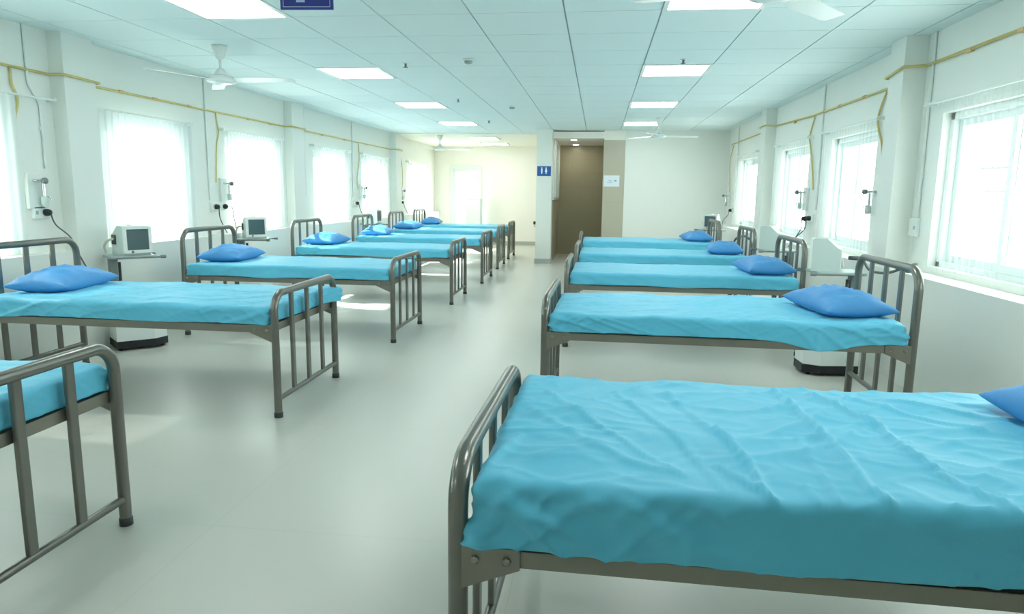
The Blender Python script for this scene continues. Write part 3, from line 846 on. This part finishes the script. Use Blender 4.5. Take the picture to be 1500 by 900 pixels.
BEDS = {  # near foot corner x, y, small turn
    'L0': (-1.909, 1.543, 0), 'L1': (-1.914, 3.943, 0), 'L2': (-1.841, 6.175, -.005), 'L3': (-1.773, 8.483, .011), 'L4': (-1.735, 10.595, .004),
    'L5': (-1.80, 12.743, .006), 'L6': (-1.844, 14.688, .001),
    'R0': (-.328, 1.482, -.022), 'R1': (-.317, 4.059, -.021), 'R2': (-.288, 6.297, -.008), 'R3': (-.265, 8.361, -.006), 'R4': (-.273, 10.70, .006)}
ORD = ['nearest', 'second', 'third', 'fourth', 'fifth', 'sixth', 'last']
def bname(k):
    side = 'left' if k[0] == 'L' else 'right'
    n = int(k[1])
    if n == 0: return 'nearest the camera in the %s row' % side
    if (side == 'left' and n == 6) or (side == 'right' and n == 4): return 'farthest in the %s row' % side
    return '%s from the camera in the %s row' % (ORD[n], side)
# pillow: local centre x (towards head), y, turn, (a, b), tilt
PIL = {'L1': (.765, -.02, .13), 'L2': (.785, .02, .05), 'L3': (.775, -.05, -.07), 'L4': (.775, .0, .07), 'L5': (.77, .05, -.1), 'L6': (.77, -.08, .1),
       'R0': (.70, .02, .1), 'R1': (.75, -.03, .18), 'R2': (.775, -.08, .08), 'R3': (.77, .0, -.1), 'R4': (.77, .02, .08)}
CRE = {}
bed0 = None; mats_var = {}
def R0_creases():
    from_px = [([(1134, 576), (1222, 660), (1274, 724), (1326, 758)], .016, .013), ([(1186, 580), (1290, 628), (1322, 664), (1370, 692)], .014, .011),
               ([(1050, 632), (1098, 684), (1122, 724), (1154, 748)], .014, .013), ([(1050, 684), (1110, 718)], .016, .010), ([(1378, 700), (1490, 756)], .016, .009),
               ([(1240, 585), (1330, 610), (1440, 640)], .016, .007), ([(1300, 590), (1420, 610)], .014, .006), ([(980, 580), (1050, 640)], .018, .006),
               ([(780, 600), (860, 650), (960, 690)], .02, .005), ([(800, 575), (900, 640), (1000, 700)], .014, .005), ([(900, 575), (1000, 650), (1060, 720)], .014, .006),
               ([(1170, 650), (1230, 740)], .012, .006), ([(1180, 715), (1215, 755)], .012, .007), ([(700, 690), (760, 640)], .018, .006)]
    out = []
    x0, y0, t = BEDS['R0']; cx, cyy, rz = bed_centre('R0')
    for pts, wd, h in from_px:
        L = []
        for (px, py) in pts:
            d = _F + _R * ((px - 750) / F_PX) - _U * ((py - 450) / F_PX)
            tt = (.745 - CAM_H) / d.z; X, Y = d.x * tt - cx, d.y * tt - cyy
            L.append((X * cos(-rz) - Y * sin(-rz), X * sin(-rz) + Y * cos(-rz)))
        out.append((L, wd * .75, h * 1.3))
    return out
def bed_centre(k):
    x, y, t = BEDS[k]; s = -1 if k[0] == 'L' else 1
    dx, dy = s * BL / 2, BW / 2
    return x + cos(t) * dx - sin(t) * dy, y + sin(t) * dx + cos(t) * dy, t + (pi if s < 0 else 0)
for k in BEDS:
    cx, cyy, rz = bed_centre(k)
    b = make_bed() if bed0 is None else copy_tree(bed0)
    bed0 = bed0 or b
    b.location = (cx, cyy, 0); b.rotation_euler = (0, 0, rz)
    b['label'] = 'grey steel tube bed frame, ' + bname(k)
    sd = sum(ord(c) for c in k)
    near = k in ('R0', 'R1', 'L0', 'L1')
    # hems: (x, width, drop, side)
    hem = {'R1': [(.55, .17, .055, -1)], 'L1': [(.8, .14, .012, 1)], 'L0': [], 'R0': [(-.4, .3, .006, -1)]}.get(k, [(random.uniform(-.6, .6), .2, .01, 1 if k[0] == 'L' else -1)])
    z1 = {'R0': .742}.get(k, .694)
    o = mattress_mesh('mattress', 1.99, .985, .586, z1, sd, R0_creases() if k == 'R0' else (), {'R0': 2.0, 'R1': 1.8, 'L1': 1.8, 'L0': 1.5}.get(k, 1.0), hem, {'R0': 1.9, 'R1': 1.5, 'L1': 1.4, 'L0': 1.2}.get(k, .9),
                      corner=(-1, -1, .085) if k == 'L1' else None)
    o.location = (cx - (.0 if k[0] == 'R' else 0), cyy, 0); o.rotation_euler = (0, 0, rz)
    tag(o, 'turquoise sheeted mattress on the bed ' + bname(k), 'mattress', 'turquoise sheeted mattresses on the beds')
    if k in PIL:
        px, py, pr = PIL[k]
        p = pillow_mesh('pillow', .208, .325, .145, sd % 17 + 1)
        X = cx + cos(rz) * px - sin(rz) * py; Y = cyy + sin(rz) * px + cos(rz) * py
        p.location = (X, Y, z1 + .004); p.rotation_euler = (0, 0, rz + pr)
        tag(p, 'blue pillow on the bed ' + bname(k), 'pillow', 'blue pillows on the beds')

# ------------------------------------------------------------------ carts and ventilators
def make_cart(label, loc, rz):
    t = thing('medical_cart', label, 'medical cart', loc, rz, 'wheeled carts under the ventilators')
    hexa = [(-.2, -.14), (.10, -.17), (.22, -.10), (.22, .10), (.10, .17), (-.2, .14)]
    MB().prism([(x * .98, y * .98) for x, y in hexa], .085, .30, 'Z').build('base', M['white_gloss'], t)
    MB().prism(hexa, .022, .085, 'Z').build('base_skirt', M['black'], t)
    for x, y in ((-.17, -.11), (-.17, .11), (.17, -.1), (.17, .1)):
        MB().lathe([(.02, -.012), (.022, 0), (.02, .012)], (x, y, .022), 12, True, 'Y').build('caster', M['black'], t)
    MB().bbox(-.19, -.12, -.035, .035, .3, .80, .01).build('column', M['grey'], t)
    MB().tube([(-.1, .03, .3), (-.1, .03, .76)], .014, 8).build('support_rod', M['dark'], t)
    MB().bbox(-.2, .17, -.15, .15, .80, .825, .01).build('shelf', M['shelf'], t)
    for s in (-1, 1):
        MB().tube([(-.16, s * .17, .81), (.19, s * .17, .81)], .009, 8).tube([(.19, s * .17, .81), (.23, s * .17, .81)], .015, 10).build('handle', M['grey'], t)
    MB().box(-.12, -.1, -.175, .175, .805, .815).build('handle_bar', M['grey'], t)
    return t
def make_vent(label, loc, rz):
    t = thing('ventilator', label, 'medical monitor', loc, rz, 'pale ventilators standing on the carts')
    prof = [(.12, 0), (.13, .26), (.10, .275), (-.0, .275), (-.09, .20), (-.12, .19), (-.12, 0)]
    MB().prism(prof, -.135, .135, 'Y').build('housing', M['panel'], t)
    mb = MB()
    for (a, b, c, d) in ((-.14, .14, .02, .05), (-.14, .14, .245, .27), (-.14, -.11, .05, .245), (.11, .14, .05, .245)):
        mb.box(.12, .145, a, b, c, d)
    mb.build('bezel', M['white'], t)
    MB().box(.128, .136, -.11, .11, .05, .245).build('screen', M['screen'], t)
    MB().bbox(-.09, -.02, -.15, -.136, .10, .19, .004).build('side_port', M['dark'], t)
    MB().tube(smooth_path([(-.05, -.15, .15), (-.06, -.2, .14), (-.12, -.21, .08), (-.13, -.19, .02)], 5), .012, 8).build('breathing_tube', M['hose'], t)
    MB().tube([(-.02, 0, .275), (-.02, 0, .285)], .03, 12).build('top_cap', M['white'], t)
    MB().lathe([(.012, .14), (.012, .152)], (0, -.06, .035), 10, True, 'X').build('knob', M['grey'], t)
    return t
c0 = v0 = None
SPOTS = [  # cart x, y, rz, ventilator turn, label
    (-4.06, 5.66, R_(48), R_(-28), 'beside the first window pilaster on the left'),
    (-4.12, 8.0, R_(10), R_(-48), 'beyond the second left bed'),
    (-4.04, 12.28, R_(40), R_(-5), 'between the fourth and fifth left beds'),
    (1.87, 5.75, R_(182), R_(160), 'between the second and third right beds'),
    (1.96, 7.95, R_(182), R_(158), 'between the third and fourth right beds'),
    (1.95, 12.35, R_(200), R_(246), 'beyond the farthest right bed'),
]
for x, y, rc, rv, lab in SPOTS:
    if c0 is None:
        c0 = make_cart('', (x, y, 0), rc); v0 = make_vent('', (x, y, .826), rv); c, v = c0, v0
        v.scale = (.86, .86, .92)
    else:
        c, v = copy_tree(c0), copy_tree(v0)
        c.location = (x, y, 0); c.rotation_euler = (0, 0, rc); v.location = (x - (.06 if x > 0 and y < 10 else 0), y, .826); v.rotation_euler = (0, 0, rv)
    c['label'] = 'white based grey wheeled cart ' + lab
    v['label'] = ('pale ventilator showing its plain side on the cart ' if 0 < x and y < 10 else 'pale ventilator with dark screen on the cart ') + lab
# breathing hoses draped at the right carts
t = thing('breathing_hose', 'dark hose looping from the ventilator towards the second right bed head', 'hose', (1.98, 5.62, .9))
MB().tube(smooth_path([(0, 0, .03), (.05, -.02, .02), (.1, -.04, -.05), (.2, -.1, -.06), (.3, -.2, 0), (.36, -.2, .02), (.30, -.26, -.03), (.22, -.2, -.02)], 6), .010, 8).build('hose_tube', M['cable'], t)
MB().tube([(-.05, 0, .04), (.03, 0, .035)], .017, 10).build('hose_connector', M['dark'], t)
t = thing('breathing_hose', 'black hose loop beyond the fourth right bed head', 'hose', (2.05, 10.15, .82))
MB().tube(smooth_path([(-.14, 0, -.80), (-.14, 0, -.3), (-.12, 0, -.05), (-.02, 0, .02), (.08, 0, -.02), (.12, 0, -.12), (.13, 0, -.4), (.13, 0, -.80)], 6), .014, 8).build('hose_tube', M['dark'], t)
MB().lathe([(.03, -.82), (.03, -.79)], (-.14, 0, 0), 10).build('hose_connector', M['black'], t)
bpy.context.view_layer.update()
